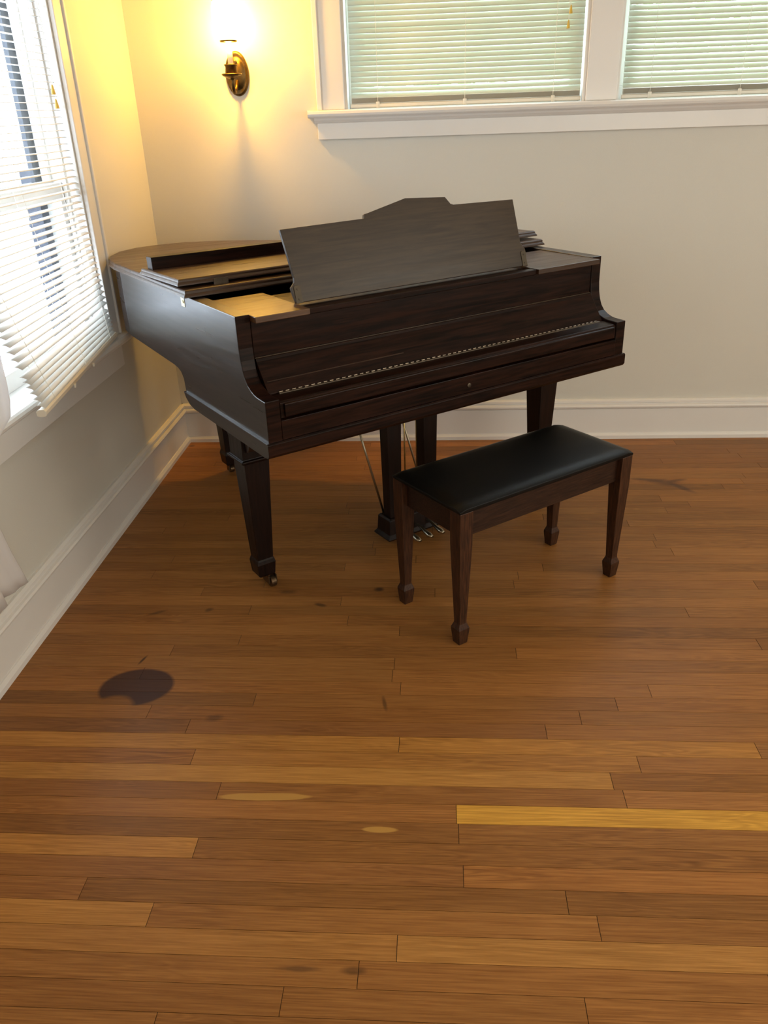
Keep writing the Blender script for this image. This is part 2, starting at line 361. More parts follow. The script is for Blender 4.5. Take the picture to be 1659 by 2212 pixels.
# back window: casings, stool, apron
def casing_profile_box(bm, x0, x1, z0, z1):
    box(bm, x0, x1, -.018, 0, z0, z1)
bm = bmesh.new(); box(bm, .815, .937, -.018, 0, BZ[0], 2.37); box(bm, .815, .838, -.026, -.018, BZ[0], 2.37); struct(finish(bm, 'trim_1', M_TRIM, bevel=.003))
bm = bmesh.new(); box(bm, 1.985, 2.115, -.018, 0, BZ[0], 2.25); struct(finish(bm, 'trim_2', M_TRIM, bevel=.003))
bm = bmesh.new(); box(bm, 3.163, 3.285, -.018, 0, BZ[0], 2.37); struct(finish(bm, 'trim_3', M_TRIM, bevel=.003))
bm = bmesh.new(); box(bm, .8, 3.3, -.022, 0, 2.25, 2.37); struct(finish(bm, 'trim_4', M_TRIM, bevel=.003))
# stool with rounded nose
ST = [(0.12, 1.530), (-.045, 1.530), (-.052, 1.536), (-.055, 1.545), (-.052, 1.555), (-.045, 1.560), (0.12, 1.560)]
bm = bmesh.new(); prism(bm, ST, BW[0][0]+.001, BW[1][1]-.001, 0)
ST2 = [(0.0, 1.530)]+ST[1:6]+[(0.0, 1.560)]
prism(bm, ST2, .775, BW[0][0]+.001, 0); prism(bm, ST2, BW[1][1]-.001, 3.325, 0)
prism(bm, [(0, 1.53), (-.036, 1.53), (-.030, 1.520), (-.022, 1.512), (-.018, 1.508), (0, 1.508)], .80, 3.30, 0)
struct(finish(bm, 'trim_5', M_TRIM, smooth=False))
struct(bx('trim_6', .812, 3.288, -.018, 0, 1.442, 1.508, M_TRIM, bevel=.002))

# left window trims
bm = bmesh.new(); box(bm, 0, .018, -.775, -.700, .752, 2.27); box(bm, .0, .026, -.700, -.684, .752, 2.27); struct(finish(bm, 'trim_7', M_TRIM, bevel=.003))
bm = bmesh.new(); box(bm, 0, .018, -1.86, -1.77, .752, 2.27); struct(finish(bm, 'trim_8', M_TRIM, bevel=.003))
SL = [(-.12, .722), (.052, .722), (.058, .728), (.061, .737), (.058, .746), (.052, .752), (-.12, .752)]
bm = bmesh.new(); prism(bm, SL, LW[0]+.001, LW[1]-.001, 1)
SL2 = [(0, .722)]+SL[1:6]+[(0, .752)]
prism(bm, SL2, LW[1]-.001, -.665, 1); prism(bm, SL2, -3.0, LW[0]+.001, 1)
prism(bm, [(0, .722), (.036, .722), (.028, .710), (.018, .702), (0, .702)], -3.0, -.69, 1)
struct(finish(bm, 'trim_9', M_TRIM))
struct(bx('trim_10', 0, .018, -3.0, -.70, .620, .702, M_TRIM, bevel=.002))

# windows: jamb liner, sashes, glass
def window_back(name, x0, x1):
    w = empty(name, ((x0+x1)/2, .08, BZ[0])); struct(w)
    bm = bmesh.new(); cx = (x0+x1)/2
    box(bm, x0-cx, x0-cx+.012, -.08, .08, 0, .69); box(bm, x1-cx-.012, x1-cx, -.08, .08, 0, .69); box(bm, x0-cx+.012, x1-cx-.012, -.08, .08, .678, .69)
    finish(bm, 'jamb', M_TRIM, w)
    a, b_ = x0-cx+.012, x1-cx-.012
    bm = bmesh.new()
    box(bm, a, b_, .025, .055, .0, .055); box(bm, a, b_, .025, .055, .635, .678); box(bm, a, a+.045, .025, .055, .055, .635); box(bm, b_-.045, b_, .025, .055, .055, .635)
    finish(bm, 'sash', M_TRIM, w, .002)
    bx('glass', a+.045, b_-.045, .037, .042, .055, .635, M_GLASS, w)
window_back('window_2', *BW[0]); window_back('window_3', *BW[1])

w = empty('window_1', (-.08, -1.27, .752)); struct(w)
a, b_ = LW[0]+1.27, LW[1]+1.27; H = LW[3]-LW[2]
bm = bmesh.new()
box(bm, -.08, .08, a, a+.010, 0, H); box(bm, -.08, .08, b_-.010, b_, 0, H); box(bm, -.08, .08, a+.01, b_-.01, H-.012, H)
box(bm, .020, .034, b_-.022, b_-.010, 0, H-.012); box(bm, .020, .034, a+.01, a+.022, 0, H-.012)
finish(bm, 'jamb', M_TRIM, w)
def sash(name, x0, x1, z0, z1, bot, top, st):
    bm = bmesh.new(); A, B = a+.010, b_-.010
    box(bm, x0, x1, A, B, z0, z0+bot); box(bm, x0, x1, A, B, z1-top, z1)
    box(bm, x0, x1, A, A+st, z0+bot, z1-top); box(bm, x0, x1, B-st, B, z0+bot, z1-top)
    o = finish(bm, name, M_TRIM, w, .002)
    bx('glass', (x0+x1)/2-.002, (x0+x1)/2+.002, A+st, B-st, z0+bot, z1-top, M_GLASS, o)
    return o
s1 = sash('lower_sash', -.018, .018, .0, .595, .06, .055, .045)
s2 = sash('upper_sash', -.050, -.022, .545, H-.012, .055, .05, .026)
lk = bmesh.new(); box(lk, -.016, .012, -.075, -.015, .595, .601); lathe(lk, -.002, -.045, [(.012, .601), (.012, .609), (.006, .612)], 14); tube(lk, [(-.002, -.045, .611), (.012, .0, .613)], .004, 8)
finish(lk, 'sash_lock', M_DARKMETAL, s1)
bm = bmesh.new()
box(bm, -.078, -.060, a+.010, b_-.010, 0, .03); box(bm, -.078, -.060, b_-.068, b_-.010, .03, H-.012); box(bm, -.078, -.060, a+.01, a+.05, .03, H-.012); box(bm, -.078, -.060, a+.05, b_-.068, .56, .60)
finish(bm, 'storm_frame', M_STORM, w, .001)

# ------------------------------------------------------------------ blinds
def slat_strip(bm, P, Q, tilt, width=.025, nseg=1, crown=.0022, sag=0.0):
    """curved slat from P to Q; tilt = angle of the blade about its length"""
    P, Q = Vector(P), Vector(Q); d = (Q-P).normalized(); side = Vector((0, 0, 1)).cross(d).normalized(); upv = d.cross(side)
    if upv.z < 0: upv = -upv
    bl = side*math.cos(tilt)+upv*math.sin(tilt); nn = d.cross(bl)
    if nn.z < 0: nn = -nn
    rows = []
    for i in range(nseg+1):
        c = P.lerp(Q, i/nseg)+Vector((0, 0, -sag*math.sin(math.pi*i/nseg)))
        row = []
        for j in range(5):
            s = j/4*2-1
            row.append(bm.verts.new(c+bl*s*width/2+nn*crown*(1-s*s)))
        rows.append(row)
    for A, B in zip(rows, rows[1:]):
        for j in range(4): bm.faces.new((A[j], A[j+1], B[j+1], B[j]))
def back_blind(x0, x1, zb, tilt_fn, label, tassel, sagdir=0.0, seed=1, ybase=.055, gapz=()):
    rnd = random.Random(seed)
    b = empty('window_blind', ((x0+x1)/2, ybase-.03, zb), 0, label, 'window blind', 'blinds in the back windows')
    hw = (x1-x0)/2
    bm = bmesh.new(); z = .052; i = 0
    while z < .66:
        t = tilt_fn(i, rnd)
        slat_strip(bm, (-hw+.004, 0, z+rnd.gauss(0, .0005)+sagdir*.5), (hw-.004, 0, z+rnd.gauss(0, .0005)-sagdir*.5), t, nseg=14, sag=rnd.uniform(0, .0022))
        z += .0205; i += 1
    o = finish(bm, 'slats', M_SLAT, b, smooth=True)
    md = o.modifiers.new('thick', 'SOLIDIFY'); md.thickness = .0006
    bm = bmesh.new(); prism(bm, [(-.012, .003), (-.012, .014), (-.006, .018), (.008, .018), (.011, .014), (.011, .003), (.006, 0), (-.008, 0)], -hw, hw, 0)
    finish(bm, 'bottom_rail', M_BRAIL, b, .001)
    # second rail-high stack of last slats
    bm = bmesh.new()
    for k in range(9): slat_strip(bm, (-hw+.004, .002, .0205+.0026*k), (hw-.004, .002, .0205+.0026*k), 0.15, nseg=4)
    finish(bm, 'stacked_slats', M_BRAIL, b, smooth=True)
    for xx in (-hw*.76, 0, hw*.76):
        bm = bmesh.new(); tube(bm, [(xx, -.0145, .0), (xx, -.0145, .66)], .0009, 6); tube(bm, [(xx+.003, .0145, .02), (xx+.003, .0145, .66)], .0009, 6)
        finish(bm, 'ladder_cord', M_CORD, b)
        bx('rail_clip', xx-.008, xx+.008, -.0135, -.0115, -.001, .024, M_BRAIL, b, .0008)
    if tassel:
        for k, (dx, zz) in enumerate(tassel):
            bm = bmesh.new(); tube(bm, [(dx, -.022, zz+.03), (dx+.002, -.022, .68)], .0009, 6); c = finish(bm, 'pull_cord', M_CORD, b)
            bm = bmesh.new(); lathe(bm, dx, -.022, [(.007, zz), (.0075, zz+.002), (.0035, zz+.026), (.002, zz+.031)], 12)
            t = finish(bm, 'tassel', M_TASSEL, c, smooth=False)
    return b
def tilt1(i, r):
    base = 1.20
    if i < 3: return .98 + r.uniform(-.06, .03)
    return base+r.gauss(0, .035)
def tilt2(i, r): return 1.02+r.gauss(0, .09)
back_blind(.962, 1.968, 1.563, tilt1, 'closed white venetian blind with yellow cord tassels left of the mullion', [(.43, .272), (.437, .325)], sagdir=.0, seed=3)
back_blind(2.142, 3.14, 1.563, tilt2, 'half-lit white venetian blind with gaps, right of the mullion', None, seed=9)

# left blind: pulled askew, its rail resting out over the stool
def left_blind():
    b = empty('window_blind', (.03, -1.25, .755), 0, 'askew white venetian blind with tilted bottom rail over the left window stool', 'window blind')
    off = Vector(b.location)
    YR, YL = -.795, -1.745
    def ends(z):
        t = max(0.0, min(1.0, (1.75-z)/(1.75-.775)))
        xr = -.034+.056*t**1.3; xl = -.034+.185*t**2.0
        return Vector((xr, YR+.012*t, z)), Vector((xl, YL+.02*t, z))
    bm = bmesh.new(); zs = []
    z = 2.12
    while z > .885: zs.append(z); z -= .0222
    for z in zs:
        A, B = ends(z); slat_strip(bm, A-off, B-off, -.05-.33*max(0, min(1, (1.45-z)/.6))+random.gauss(0, .02), width=.0255, nseg=10, crown=.0025, sag=.0005)
    n = 6
    for k in range(n):
        zr = .868-(.868-.782)*(k/(n-1))**.9; zl = .868-(.868-.780)*(k/(n-1))**1.1
        A, _ = ends(zr); _, B = ends(zl); B.z = zl
        slat_strip(bm, A-off, B-off, -.42, width=.0255, nseg=10, crown=.0025, sag=-.004*(1-k/n))
    o = finish(bm, 'slats', M_SLATW, b, smooth=True)
    md = o.modifiers.new('thick', 'SOLIDIFY'); md.thickness = .0006
    A = Vector((.026, -.775, .766))-off; B = Vector((.152, -1.735, .764))-off
    d = (B-A).normalized(); s = Vector((0, 0, 1)).cross(d).normalized(); u = d.cross(s)
    if u.z < 0: u = -u
    prof = [(-.013, -.008), (-.014, .004), (-.008, .010), (.008, .010), (.014, .004), (.013, -.008), (.006, -.0105), (-.006, -.0105)]
    bm = bmesh.new(); RA = [bm.verts.new(A+s*p+u*q) for p, q in prof]; RB = [bm.verts.new(B+s*p+u*q) for p, q in prof]
    bm.faces.new(RA); bm.faces.new(RB[::-1])
    for i in range(8): bm.faces.new((RA[i], RA[(i+1)%8], RB[(i+1)%8], RB[i]))
    rail = finish(bm, 'bottom_rail', M_BRAIL, b, .0012)
    bm = bmesh.new(); E2 = B+d*.004
    ra = [bm.verts.new(B+s*p*1.08+u*q*1.08) for p, q in prof]; rb = [bm.verts.new(E2+s*p*1.08+u*q*1.08) for p, q in prof]
    bm.faces.new(ra); bm.faces.new(rb[::-1])
    for i in range(8): bm.faces.new((ra[i], ra[(i+1)%8], rb[(i+1)%8], rb[i]))
    finish(bm, 'end_cap', M_BRAIL, rail, .0008)
    for f in (.42, .68):
        c = A.lerp(B, f)-u*.006+s*(.014 if s.x > 0 else -.014)
        bm = bmesh.new(); tube(bm, [c, c-u*.012], [.005, .0035], 8); finish(bm, 'rail_clip', M_BRAIL, rail)
    for f in (.10, .5, .9):
        pa, pb = [], []
        for k in range(24):
            z = 2.12-k*(2.12-.775)/23; Aa, Bb = ends(z); c = Aa.lerp(Bb, f)-off
            pa.append(c+Vector((.0145, 0, 0))); pb.append(c-Vector((.0145, 0, 0)))
        bm = bmesh.new(); tube(bm, pa, .0009, 6); tube(bm, pb, .0009, 6); finish(bm, 'ladder_cord', M_CORD, b)
    for yy, zz in ((-.835, 1.637), (-.826, 1.592)):
        c = Vector((-.012, yy, zz))-off
        bm = bmesh.new(); tube(bm, [c+Vector((0, 0, .03)), c+Vector((0, .004, 2.12-zz))], .0009, 6); k = finish(bm, 'pull_cord', M_CORD, b)
        bm = bmesh.new(); lathe(bm, c.x, c.y, [(.007, c.z), (.0075, c.z+.002), (.0035, c.z+.026), (.002, c.z+.031)], 12)
        finish(bm, 'tassel', M_TASSEL, k)
    return b
left_blind()

# sheer curtain at the left edge
def curtain():
    o0 = Vector((.10, -2.1, .33)); bm = bmesh.new()
    edge = [(.33, -1.985), (.45, -2.03), (.56, -2.06), (.70, -2.06), (.745, -2.02), (.785, -1.865), (.85, -1.835), (1.0, -1.822), (1.3, -1.82), (2.2, -1.80)]
    def ey(z):
        for (a, ya), (b, yb) in zip(edge, edge[1:]):
            if a <= z <= b:
                t = (z-a)/(b-a); return ya+(yb-ya)*t
        return edge[-1][1]
    rows = []; nz, ny = 44, 60
    for i in range(nz+1):
        z = .33+(2.2-.33)*i/nz; e = ey(z); row = []
        for j in range(ny+1):
            t = j/ny; y = e-t*(.95+e+1.82)
            x = .105+.016*math.sin(t*38+.6*math.sin(z*2))*(1-.35*math.exp(-t*6))+.006*math.sin(t*85+z)
            x += .012*math.sin(z*3)*(1-t)
            zz = z-(.03*t if i == 0 else 0)
            row.append(bm.verts.new(Vector((x, y, zz))-o0))
        rows.append(row)
    for A, B in zip(rows, rows[1:]):
        for j in range(ny): bm.faces.new((A[j], A[j+1], B[j+1], B[j]))
    o = finish(bm, 'sheer_curtain', M_CURTAIN, smooth=True); o.location = o0
    md = o.modifiers.new('thick', 'SOLIDIFY'); md.thickness = .0008
    tag(o, 'sheer white curtain panel hanging at the left edge over the window stool', 'curtain')
    hem = bmesh.new(); rows = []
    return o
curtain()

# ------------------------------------------------------------------ outside
def bush(name, loc, size, n, seed, label):
    rnd = random.Random(seed); bm = bmesh.new()
    for _ in range(n):
        while True:
            p = Vector((rnd.uniform(-1, 1), rnd.uniform(-1, 1), rnd.uniform(0, 1)))
            if p.length < 1.25: break
        c = Vector((p.x*size[0], p.y*size[1], p.z*size[2])); s = rnd.uniform(.05, .10)
        u = Vector((rnd.gauss(0, 1), rnd.gauss(0, 1), rnd.gauss(0, 1))).normalized(); v = u.orthogonal().normalized()
        n_ = u.cross(v)*.15*s
        q = [bm.verts.new(c+a_) for a_ in (-u*s, -u*s*.3+v*s*.45+n_, u*s*.4+v*s*.4+n_, u*s, u*s*.4-v*s*.4+n_, -u*s*.3-v*s*.45+n_)]
        bm.faces.new(q)
    tube(bm, [(0, 0, 0), (.02, .02, size[2]*.5)], .03, 8)
    o = finish(bm, name, M_LEAF); o.location = loc; tag(o, label, 'bush', 'bushes outside the back windows'); return o
bush('leafy_bush', (1.05, 1.9, 0), (0.70, .5, 3.0), 1500, 4, 'green bush outside, seen through the blind left of the mullion')
bush('leafy_bush', (3.05, 2.0, 0), (0.85, .5, 3.0), 1200, 5, 'green bush outside, seen through the blind right of the mullion')
def neighbour():
    bm = bmesh.new(); box(bm, -.35, .35, -.3, .3, 0, 1.32)
    for k in range(9): box(bm, -.352, .352, -.312, -.3, k*.145, k*.145+.02)
    o = finish(bm, 'porch_wall', M_HOUSE); o.location = (-0.65, 1.1, 0)
    tag(o, 'dark slate siding wall outside, seen through the left window blind', 'outdoor wall')
neighbour()

# ------------------------------------------------------------------ piano
PX, PY, PA, PW = 0.8539, -1.8203, 0.6517, 1.4988
pn = empty('grand_piano', (PX, PY, 0), PA, 'dark mahogany baby grand piano with raised music desk, in the corner', 'piano')
ARM = [(0, .69), (0, .817), (.050, .819), (.068, .822), (.088, .829), (.107, .840), (.122, .857), (.132, .878), (.139, .905), (.143, .94), (.1435, .975), (.1435, 1.035)]
def arc(p, n=0): return p
# rim left: profile in (v,z)
LPROF = ARM+[(1.19, 1.037), (1.19, .785), (.72, .768), (.69, .764), (.665, .755), (.648, .735), (.643, .70), (.643, .69)]
TH = .046
bm = bmesh.new(); prism(bm, LPROF, 0, TH, 0); prism(bm, ARM+[(.56, 1.037), (.56, .69)], PW-TH, PW, 0)
# tail and bent side
path = [(0, 1.19), (.012, 1.29), (.045, 1.39), (.105, 1.475), (.19, 1.53), (.29, 1.545), (.40, 1.53), (.52, 1.465), (.65, 1.35), (.78, 1.22), (.92, 1.10), (1.06, 1.01), (1.20, .93), (1.33, .84), (1.43, .73), (1.485, .63), (PW, .56)]
def offset_path(path, d):
    out = []
    for i, p in enumerate(path):
        a_ = Vector(path[max(i-1, 0)]); c_ = Vector(path[min(i+1, len(path)-1)]); t = (c_-a_).normalized(); nrm = Vector((-t.y, t.x))
        out.append((p[0]+nrm.x*d, p[1]+nrm.y*d))
    return out
def wall_strip(bm, outer, inner, z0, z1):
    R1 = [[bm.verts.new((p[0], p[1], z)) for z in (z0, z1)] for p in outer]; R2 = [[bm.verts.new((p[0], p[1], z)) for z in (z0, z1)] for p in inner]
    for i in range(len(outer)-1):
        bm.faces.new((R1[i][0], R1[i+1][0], R1[i+1][1], R1[i][1])); bm.faces.new((R2[i][0], R2[i][1], R2[i+1][1], R2[i+1][0]))
        bm.faces.new((R1[i][1], R1[i+1][1], R2[i+1][1], R2[i][1])); bm.faces.new((R1[i][0], R2[i][0], R2[i+1][0], R1[i+1][0]))
    for i in (0, -1): bm.faces.new((R1[i][0], R1[i][1], R2[i][1], R2[i][0]))
inner = offset_path(path, -TH); inner[0] = (TH, 1.19); inner[-1] = (PW-TH, .56)
wall_strip(bm, path, inner, .785, 1.037)
bmesh.ops.recalc_face_normals(bm, faces=bm.faces[:])
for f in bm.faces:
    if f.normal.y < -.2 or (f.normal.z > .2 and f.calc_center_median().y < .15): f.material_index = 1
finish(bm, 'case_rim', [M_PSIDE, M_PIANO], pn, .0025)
# soundboard and iron frame inside
plan_in = [(TH, .20)]+inner+[(PW-TH, .20)]
bm = bmesh.new(); prism(bm, plan_in, .79, .81, 2); finish(bm, 'soundboard', M_INSIDE, pn)
bm = bmesh.new()
box(bm, .25, 1.25, .37, .47, .955, .975); 
for k in range(6): box(bm, .20+.2*k, .222+.2*k, .40, 1.05-.05*k, .93, .955)
finish(bm, 'iron_frame', M_INSIDE, pn, .003)
bm = bmesh.new()
for k in range(60): lathe(bm, .27+k*.0165, .43, [(.0035, .975), (.0035, .992)], 6)
finish(bm, 'tuning_pins', M_DARKMETAL, pn)['kind'] = 'stuff'
# key bed with moulded ridge
KB = [(-.008, .655), (-.002, .646), (.02, .643), (.56, .648), (.600, .655), (.628, .672), (.642, .690), (.642, .6925), (-.004, .6925), (-.008, .688)]
bm = bmesh.new(); prism(bm, KB, -.008, PW+.008, 0)
box(bm, .02, PW-.02, .3, .64, .69, .80)
bmesh.ops.recalc_face_normals(bm, faces=bm.faces[:])
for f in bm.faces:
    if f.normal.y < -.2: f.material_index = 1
finish(bm, 'key_bed', [M_PSIDE, M_PIANO], pn, .005)
bm = bmesh.new(); prism(bm, [(-.0005, .693), (-.0005, .752), (.012, .754), (.012, .693)], TH, PW-TH, 0)
finish(bm, 'key_slip', M_PIANO, pn, .0015)
bm = bmesh.new(); lathe(bm, 0, 0, [(.0085, -.001), (.0085, .0015), (.006, .0025)], 18)
k = finish(bm, 'keyhole', M_DARKMETAL, pn, smooth=True); k.location = (.746, -.0005, .718); k.rotation_euler = (R_(90), 0, 0)
# folded fallboard: front flap, sloping panel, name board
u0_, u1_ = TH+.002, PW-TH-.002
bm = bmesh.new(); prism(bm, [(.004, .757), (.004, .803), (.010, .8085), (.066, .8125), (.066, .79), (.03, .757)], u0_, u1_, 0); finish(bm, 'fallboard_flap', M_PIANO, pn, .002)
fl = bmesh.new(); prism(fl, [(-.0035, .762), (-.0035, .800), (.004, .803), (.004, .759)], u0_+.012, u1_-.012, 0); finish(fl, 'fallboard_edge', M_PIANO, pn, .002)
bm = bmesh.new(); prism(bm, [(.072, .8135), (.134, .897), (.138, .905), (.16, .905), (.16, .80), (.072, .80)], u0_, u1_, 0); finish(bm, 'fallboard', M_PIANO, pn, .0012)
bm = bmesh.new(); prism(bm, [(.0935, .8425), (.0925, .8435), (.0938, .8450), (.0955, .8452)], u0_+.01, u0_+.50, 0); finish(bm, 'panel_seam', M_PLID, pn)
bm = bmesh.new(); box(bm, u0_, u1_, .146, .168, .9065, 1.014); finish(bm, 'name_board', M_PIANO, pn, .002)
bm = bmesh.new(); box(bm, u0_, u1_, .1405, .147, .9045, .9080); finish(bm, 'name_board_bead', M_PDESK, pn, .001)
bm = bmesh.new(); nk = 62
for i in range(nk):
    x = .080+i*(1.345/nk); tube(bm, [(x, .0685, .8152), (x+1.345/nk*.55, .0685, .8152)], .0021, 8)
box(bm, .078, 1.428, .060, .076, .8122, .8134)
finish(bm, 'fallboard_hinge', M_HINGE, pn)
# shelves either side of the music desk, tray
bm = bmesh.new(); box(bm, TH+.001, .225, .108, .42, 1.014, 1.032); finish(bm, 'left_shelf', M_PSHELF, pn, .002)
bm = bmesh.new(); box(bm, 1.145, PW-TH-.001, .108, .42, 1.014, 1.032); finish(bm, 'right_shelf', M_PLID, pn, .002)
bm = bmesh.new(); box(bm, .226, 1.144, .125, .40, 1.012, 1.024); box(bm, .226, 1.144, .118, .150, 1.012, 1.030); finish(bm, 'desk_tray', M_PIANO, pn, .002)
# music desk
DB, DT, ZB, ZT = (.205, .285), (), 1.030, 1.25
dk = [(.230, .0), (.223, .040), (.223, .048), (.230, .054), (.238, .062), (.240, .075), (.228, .218), (.528, .223), (.532, .236), (.545, .238), (.70, .272), (.862, .263), (.866, .258), (.880, .240), (.892, .236), (1.158, .232), (1.160, .080), (1.168, .070), (1.176, .060), (1.178, .045), (1.174, .0)]
bm = bmesh.new(); prism(bm, dk, -.006, .006, 1)
d = finish(bm, 'music_desk', M_PDESK, pn, .0015); d.location = (0, .205, 1.030); d.rotation_euler = (R_(-18), 0, 0)
for x0 in (.230, 1.152):
    bm = bmesh.new(); prism(bm, [(x0, -.002), (x0+.022, -.002), (x0+.022, .046), (x0+.018, .052), (x0+.004, .052), (x0, .046)], -.0085, -.006, 1)
    for zz in (.010, .040): tube(bm, [(x0+.011, -.010, zz), (x0+.011, -.0084, zz)], .003, 8)
    finish(bm, 'desk_bracket', M_BRACKET, d, .0006)
# lid
OV = .022
lidpath = offset_path(path, OV); lidpath[0] = (-OV, 1.19); lidpath[-1] = (PW+OV, .56)
VF = .47
def lid_mesh(name, z0, z1, vfront, vback=None, material=M_PLID):
    if vback is None: outline = [(-OV, vfront)]+lidpath+[(PW+OV, vfront)]
    else: outline = [(-OV, vfront), (-OV, vback), (PW+OV, vback), (PW+OV, vfront)]
    n = len(outline)
    levels = [(.0, z0), (0.0, z0+.004), (.003, z0+.008), (.006, z0+.011), (.006, z1-.004), (.009, z1-.001), (.011, z1)]
    bm = bmesh.new(); cx, cy = PW/2, .8; rings = []
    def shrink(i, dd):
        p = Vector(outline[i]); a_ = Vector(outline[i-1]); c_ = Vector(outline[(i+1) % n])
        t1 = (p-a_).normalized(); t2 = (c_-p).normalized(); n1 = Vector((t1.y, -t1.x)); n2 = Vector((t2.y, -t2.x)); nn = (n1+n2)
        k = nn.length; nn = nn/k if k > 1e-6 else n1
        return p+nn*dd/max(.4, nn.dot(n1))
    for dd, z in levels:
        rings.append([bm.verts.new((*shrink(i, dd), z)) for i in range(n)])
    for A, B in zip(rings, rings[1:]):
        for i in range(n): bm.faces.new((A[i], A[(i+1) % n], B[(i+1) % n], B[i]))
    bm.faces.new(rings[0][::-1]); bm.faces.new(rings[-1])
    return finish(bm, name, material, pn)
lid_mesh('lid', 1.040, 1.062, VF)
flap = lid_mesh('lid_front_flap', 0.0, .020, 0.0, .365)
flap.location = (0, .515, 1.0705); flap.rotation_euler = (R_(-1.2), 0, 0)
LIP0 = .285
bm = bmesh.new(); box(bm, .0, PW-.0, LIP0, LIP0+.05, .0195, .060); finish(bm, 'flap_lip', M_PIANO, flap, .0015)
for x0 in (.10, .70, 1.3): bx('flap_hinge', x0, x0+.05, -.003, .001, -.012, .010, M_DARKMETAL, flap)
# brass hinge plate on the bass side
bm = bmesh.new(); box(bm, -.0015, 0.0, .532, .562, 1.000, 1.028); box(bm, -.004, -.0015, .540, .555, 1.012, 1.02); finish(bm, 'hinge_plate', M_PLATE, pn, .001)

# legs
def piano_leg(u, v, brackets=True):
    bm = bmesh.new()
    frustum(bm, u, v, [(.045, .026, .026), (.052, .032, .032), (.100, .036, .036), (.112, .033, .033), (.118, .0305, .0305), (.500, .046, .046), (.503, .054, .054), (.508, .060, .060), (.515, .061, .061), (.517, .052, .052), (.646, .052, .052)])
    L = finish(bm, 'leg', M_PLEG, pn, .0025)
    if brackets:
        def br(sgn):
            pts = [(v+sgn*.052, .646), (v+sgn*.175, .646), (v+sgn*.165, .632), (v+sgn*.135, .618), (v+sgn*.108, .612), (v+sgn*.092, .598), (v+sgn*.085, .575), (v+sgn*.074, .553), (v+sgn*.052, .545)]
            b = bmesh.new(); prism(b, pts, u-.040, u+.01, 0); finish(b, 'bracket', M_PSIDE, L, .002)
        br(1); br(-1)
    # brass caster: yoke and wheel
    b = bmesh.new(); tube(b, [(u+.006, v-.030, .021), (u+.026, v-.030, .021)], .021, 24)
    wl = finish(b, 'caster_wheel', M_CASTER, L, .002)
    b = bmesh.new(); box(b, u-.001, u+.004, v-.038, v+.012, .014, .046); box(b, u+.028, u+.033, v-.038, v+.012, .014, .046); box(b, u-.018, u+.033, v-.016, v+.014, .040, .047)
    finish(b, 'caster_yoke', M_CASTER, L, .001)
    return L
piano_leg(.100, .375); piano_leg(1.455, .375)
bm = bmesh.new(); frustum(bm, .44, 1.42, [(.045, .026, .026), (.052, .032, .032), (.100, .036, .036), (.112, .033, .033), (.118, .0305, .0305), (.500, .046, .046), (.79, .052, .052)])
L3 = finish(bm, 'leg', M_PLEG, pn, .0025)
b = bmesh.new(); tube(b, [(.43, 1.42, .018), (.45, 1.42, .018)], .018, 20); finish(b, 'caster_wheel', M_CASTER, L3, .002)
b = bmesh.new(); box(b, .422, .428, 1.408, 1.432, .012, .046); box(b, .452, .458, 1.408, 1.432, .012, .046); finish(b, 'caster_yoke', M_CASTER, L3, .001)
# pedal lyre
bm = bmesh.new()
for cx in (.672, .842): frustum(bm, cx, .37, [(.10, .026, .024), (.646, .036, .026)])
frustum(bm, .757, .375, [(.022, .135, .050), (.030, .140, .055), (.045, .128, .045), (.105, .125, .042), (.112, .118, .036)])
box(bm, .63, .885, .345, .40, .625, .646)
ly = finish(bm, 'pedal_lyre', M_PLEG, pn, .002)
for cx in (.700, .757, .814):
    b = bmesh.new(); pts = [(cx, .335, .065), (cx, .30, .062), (cx, .275, .052), (cx, .245, .045), (cx, .225, .044)]
    tube(b, pts, [.006, .007, .009, .013, .008], 10)
    for vv in b.verts: vv.co.z = .05+(vv.co.z-.05)*.75
    finish(b, 'pedal', M_PEDAL, ly, smooth=True)
    b = bmesh.new(); tube(b, [(cx, .40, .09), (cx, .40, .64)], .003, 8); finish(b, 'pedal_rod', M_BRASS, ly, smooth=True)
for cx in (.655, .865):
    b = bmesh.new(); tube(b, [(cx, .41, .11), (cx, .70, .66)], .0045, 8); finish(b, 'lyre_brace', M_PEDAL, ly, smooth=True)

# ------------------------------------------------------------------ bench
bn = empty('piano_bench', (1.5992, -1.4849, 0), .6537, 'dark wooden piano bench with black vinyl seat and tapered legs', 'bench')
SLn, SW = .7535, .3513
def cushion():
    bm = bmesh.new(); nx, ny = 30, 16; rows = []
    for i in range(nx+1):
        row = []
        for j in range(ny+1):
            a_ = i/nx*2-1; b_ = j/ny*2-1
            h = .005*(1-abs(a_)**6)*(1-abs(b_)**4)-.006*max(0, (abs(b_)-.93)/.07)**2-.006*max(0, (abs(a_)-.97)/.03)**2
            row.append(bm.verts.new((a_*SLn/2, b_*SW/2, .493+h)))
        rows.append(row)
    for A, B in zip(rows, rows[1:]):
        for j in range(ny): bm.faces.new((A[j], B[j], B[j+1], A[j+1]))
    # skirt and underside
    edge = [rows[i][0] for i in range(nx+1)]+[rows[nx][j] for j in range(1, ny+1)]+[rows[i][ny] for i in range(nx-1, -1, -1)]+[rows[0][j] for j in range(ny-1, 0, -1)]
    low = [bm.verts.new((v.co.x, v.co.y, .474)) for v in edge]
    for i in range(len(edge)):
        j = (i+1) % len(edge); bm.faces.new((edge[i], low[i], low[j], edge[j]))
    bm.faces.new(low)
    return finish(bm, 'seat', M_LEATHER, bn, smooth=True, bevel=.0015, ang=60)
cushion()
bm = bmesh.new()
hx, hy = .345, .147
box(bm, -hx, hx, -hy-.008, -hy+.010, .382, .474); box(bm, -hx, hx, hy-.010, hy+.008, .382, .474)
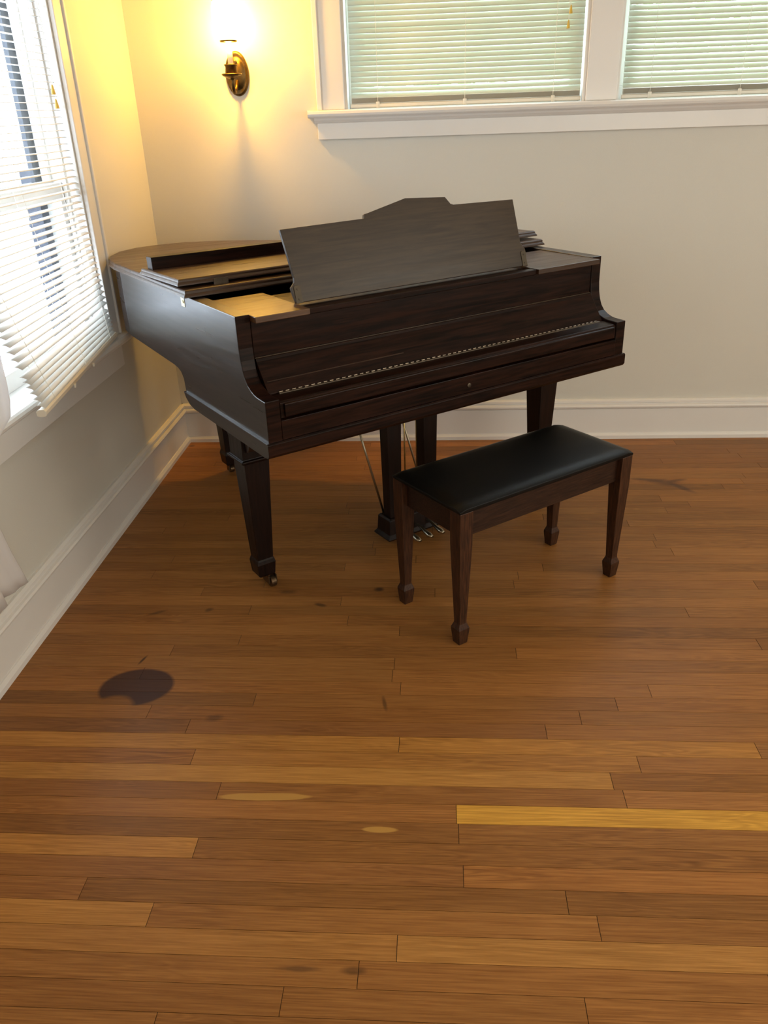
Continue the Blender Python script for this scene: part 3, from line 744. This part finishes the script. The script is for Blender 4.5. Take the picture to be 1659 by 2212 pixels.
box(bm, -hx-.008, -hx+.010, -hy+.010, hy-.010, .382, .474); box(bm, hx-.010, hx+.008, -hy+.010, hy-.010, .382, .474)
finish(bm, 'apron', M_BENCH, bn, .0015)
for sx_ in (-1, 1):
    for sy_ in (-1, 1):
        bm = bmesh.new()
        frustum(bm, sx_*.350, sy_*.150, [(0, .0165, .0165), (.050, .0215, .0215), (.058, .0215, .0215), (.076, .0150, .0150), (.082, .0145, .0145), (.36, .0245, .0245), (.474, .0250, .0250)])
        finish(bm, 'leg', M_BLEG, bn, .0015)

# ------------------------------------------------------------------ wall sconce
sn = empty('wall_sconce', (.470, 0, 1.715), 0, 'antique bronze wall sconce with lit glass shade, above the piano', 'wall lamp')
bm = bmesh.new(); n = 48
prof = [(1.0, 0), (1.0, .004), (.95, .010), (.88, .012), (.80, .010), (.70, .011), (.62, .016), (.45, .020), (.0001, .023)]
rings = []
for r, dep in prof:
    rg = []
    for k in range(n):
        a_ = 2*math.pi*k/n; rr = r
        if .85 < r < .99: rr = r; dd = dep+.0028*(k % 2)
        else: dd = dep
        rg.append(bm.verts.new((.052*rr*math.cos(a_), -dd, .088*rr*math.sin(a_))))
    rings.append(rg)
for A, B in zip(rings, rings[1:]):
    for k in range(n): bm.faces.new((A[k], A[(k+1) % n], B[(k+1) % n], B[k]))
finish(bm, 'backplate', M_BRONZE, sn, smooth=True)
bm = bmesh.new(); tube(bm, [(0, -.018, -.030), (0, -.045, -.055), (0, -.066, -.072), (0, -.088, -.074), (0, -.104, -.060), (0, -.110, -.038), (0, -.110, -.014)], [.009, .007, .008, .009, .008, .007, .009], 12)
finish(bm, 'arm', M_BRONZE, sn, smooth=True)
bm = bmesh.new(); lathe(bm, 0, -.11, [(.010, -.024), (.024, -.018), (.038, -.012), (.043, -.007), (.043, -.003), (.034, -.007), (.010, -.008)], 28); finish(bm, 'drip_pan', M_BRONZE, sn, smooth=True)
bm = bmesh.new(); lathe(bm, 0, -.11, [(.021, -.008), (.024, -.004), (.025, .024), (.029, .028), (.029, .032), (.020, .030)], 24); finish(bm, 'candle_cup', M_BRONZE, sn, smooth=True)
bm = bmesh.new(); lathe(bm, 0, -.11, [(.011, .020), (.011, .100)], 18); finish(bm, 'candle_sleeve', M_SLEEVE, sn, smooth=True)
bm = bmesh.new(); prism(bm, [(0, -.009), (.007, -.001), (.0075, .004), (.004, .007), (0, .004), (-.004, .007), (-.0075, .004), (-.007, -.001)], -.030, -.022, 1)
h = finish(bm, 'heart_stud', M_BRONZE, sn, .001); h.location = (0, 0, .045)
bm = bmesh.new(); lathe(bm, 0, -.11, [(.035, .114), (.0365, .1175), (.035, .121)], 32, cap=False); finish(bm, 'shade_holder', M_BRONZE, sn, smooth=True)
bm = bmesh.new(); lathe(bm, 0, -.11, [(.034, .118), (.046, .135), (.056, .165), (.060, .20), (.058, .235), (.052, .262)], 36, cap=False); sh = finish(bm, 'lamp_shade', M_SHADE, sn, smooth=True)
bm = bmesh.new(); lathe(bm, 0, -.11, [(.0525, .262), (.054, .265), (.0525, .268)], 36, cap=False); finish(bm, 'shade_rim', M_BRONZE, sh, smooth=True)
bm = bmesh.new(); lathe(bm, 0, -.11, [(.006, .100), (.011, .112), (.016, .130), (.014, .150), (.007, .168), (.001, .176)], 18); finish(bm, 'bulb', M_BULB, sn, smooth=True)
pl = bpy.data.lights.new('sconce_light', 'POINT'); pl.energy = 80.0; pl.color = (1.0, .51, .06); pl.shadow_soft_size = .03
po = bpy.data.objects.new('sconce_light', pl); COL.objects.link(po); po.parent = sn; po.location = (0, -.11, .172)
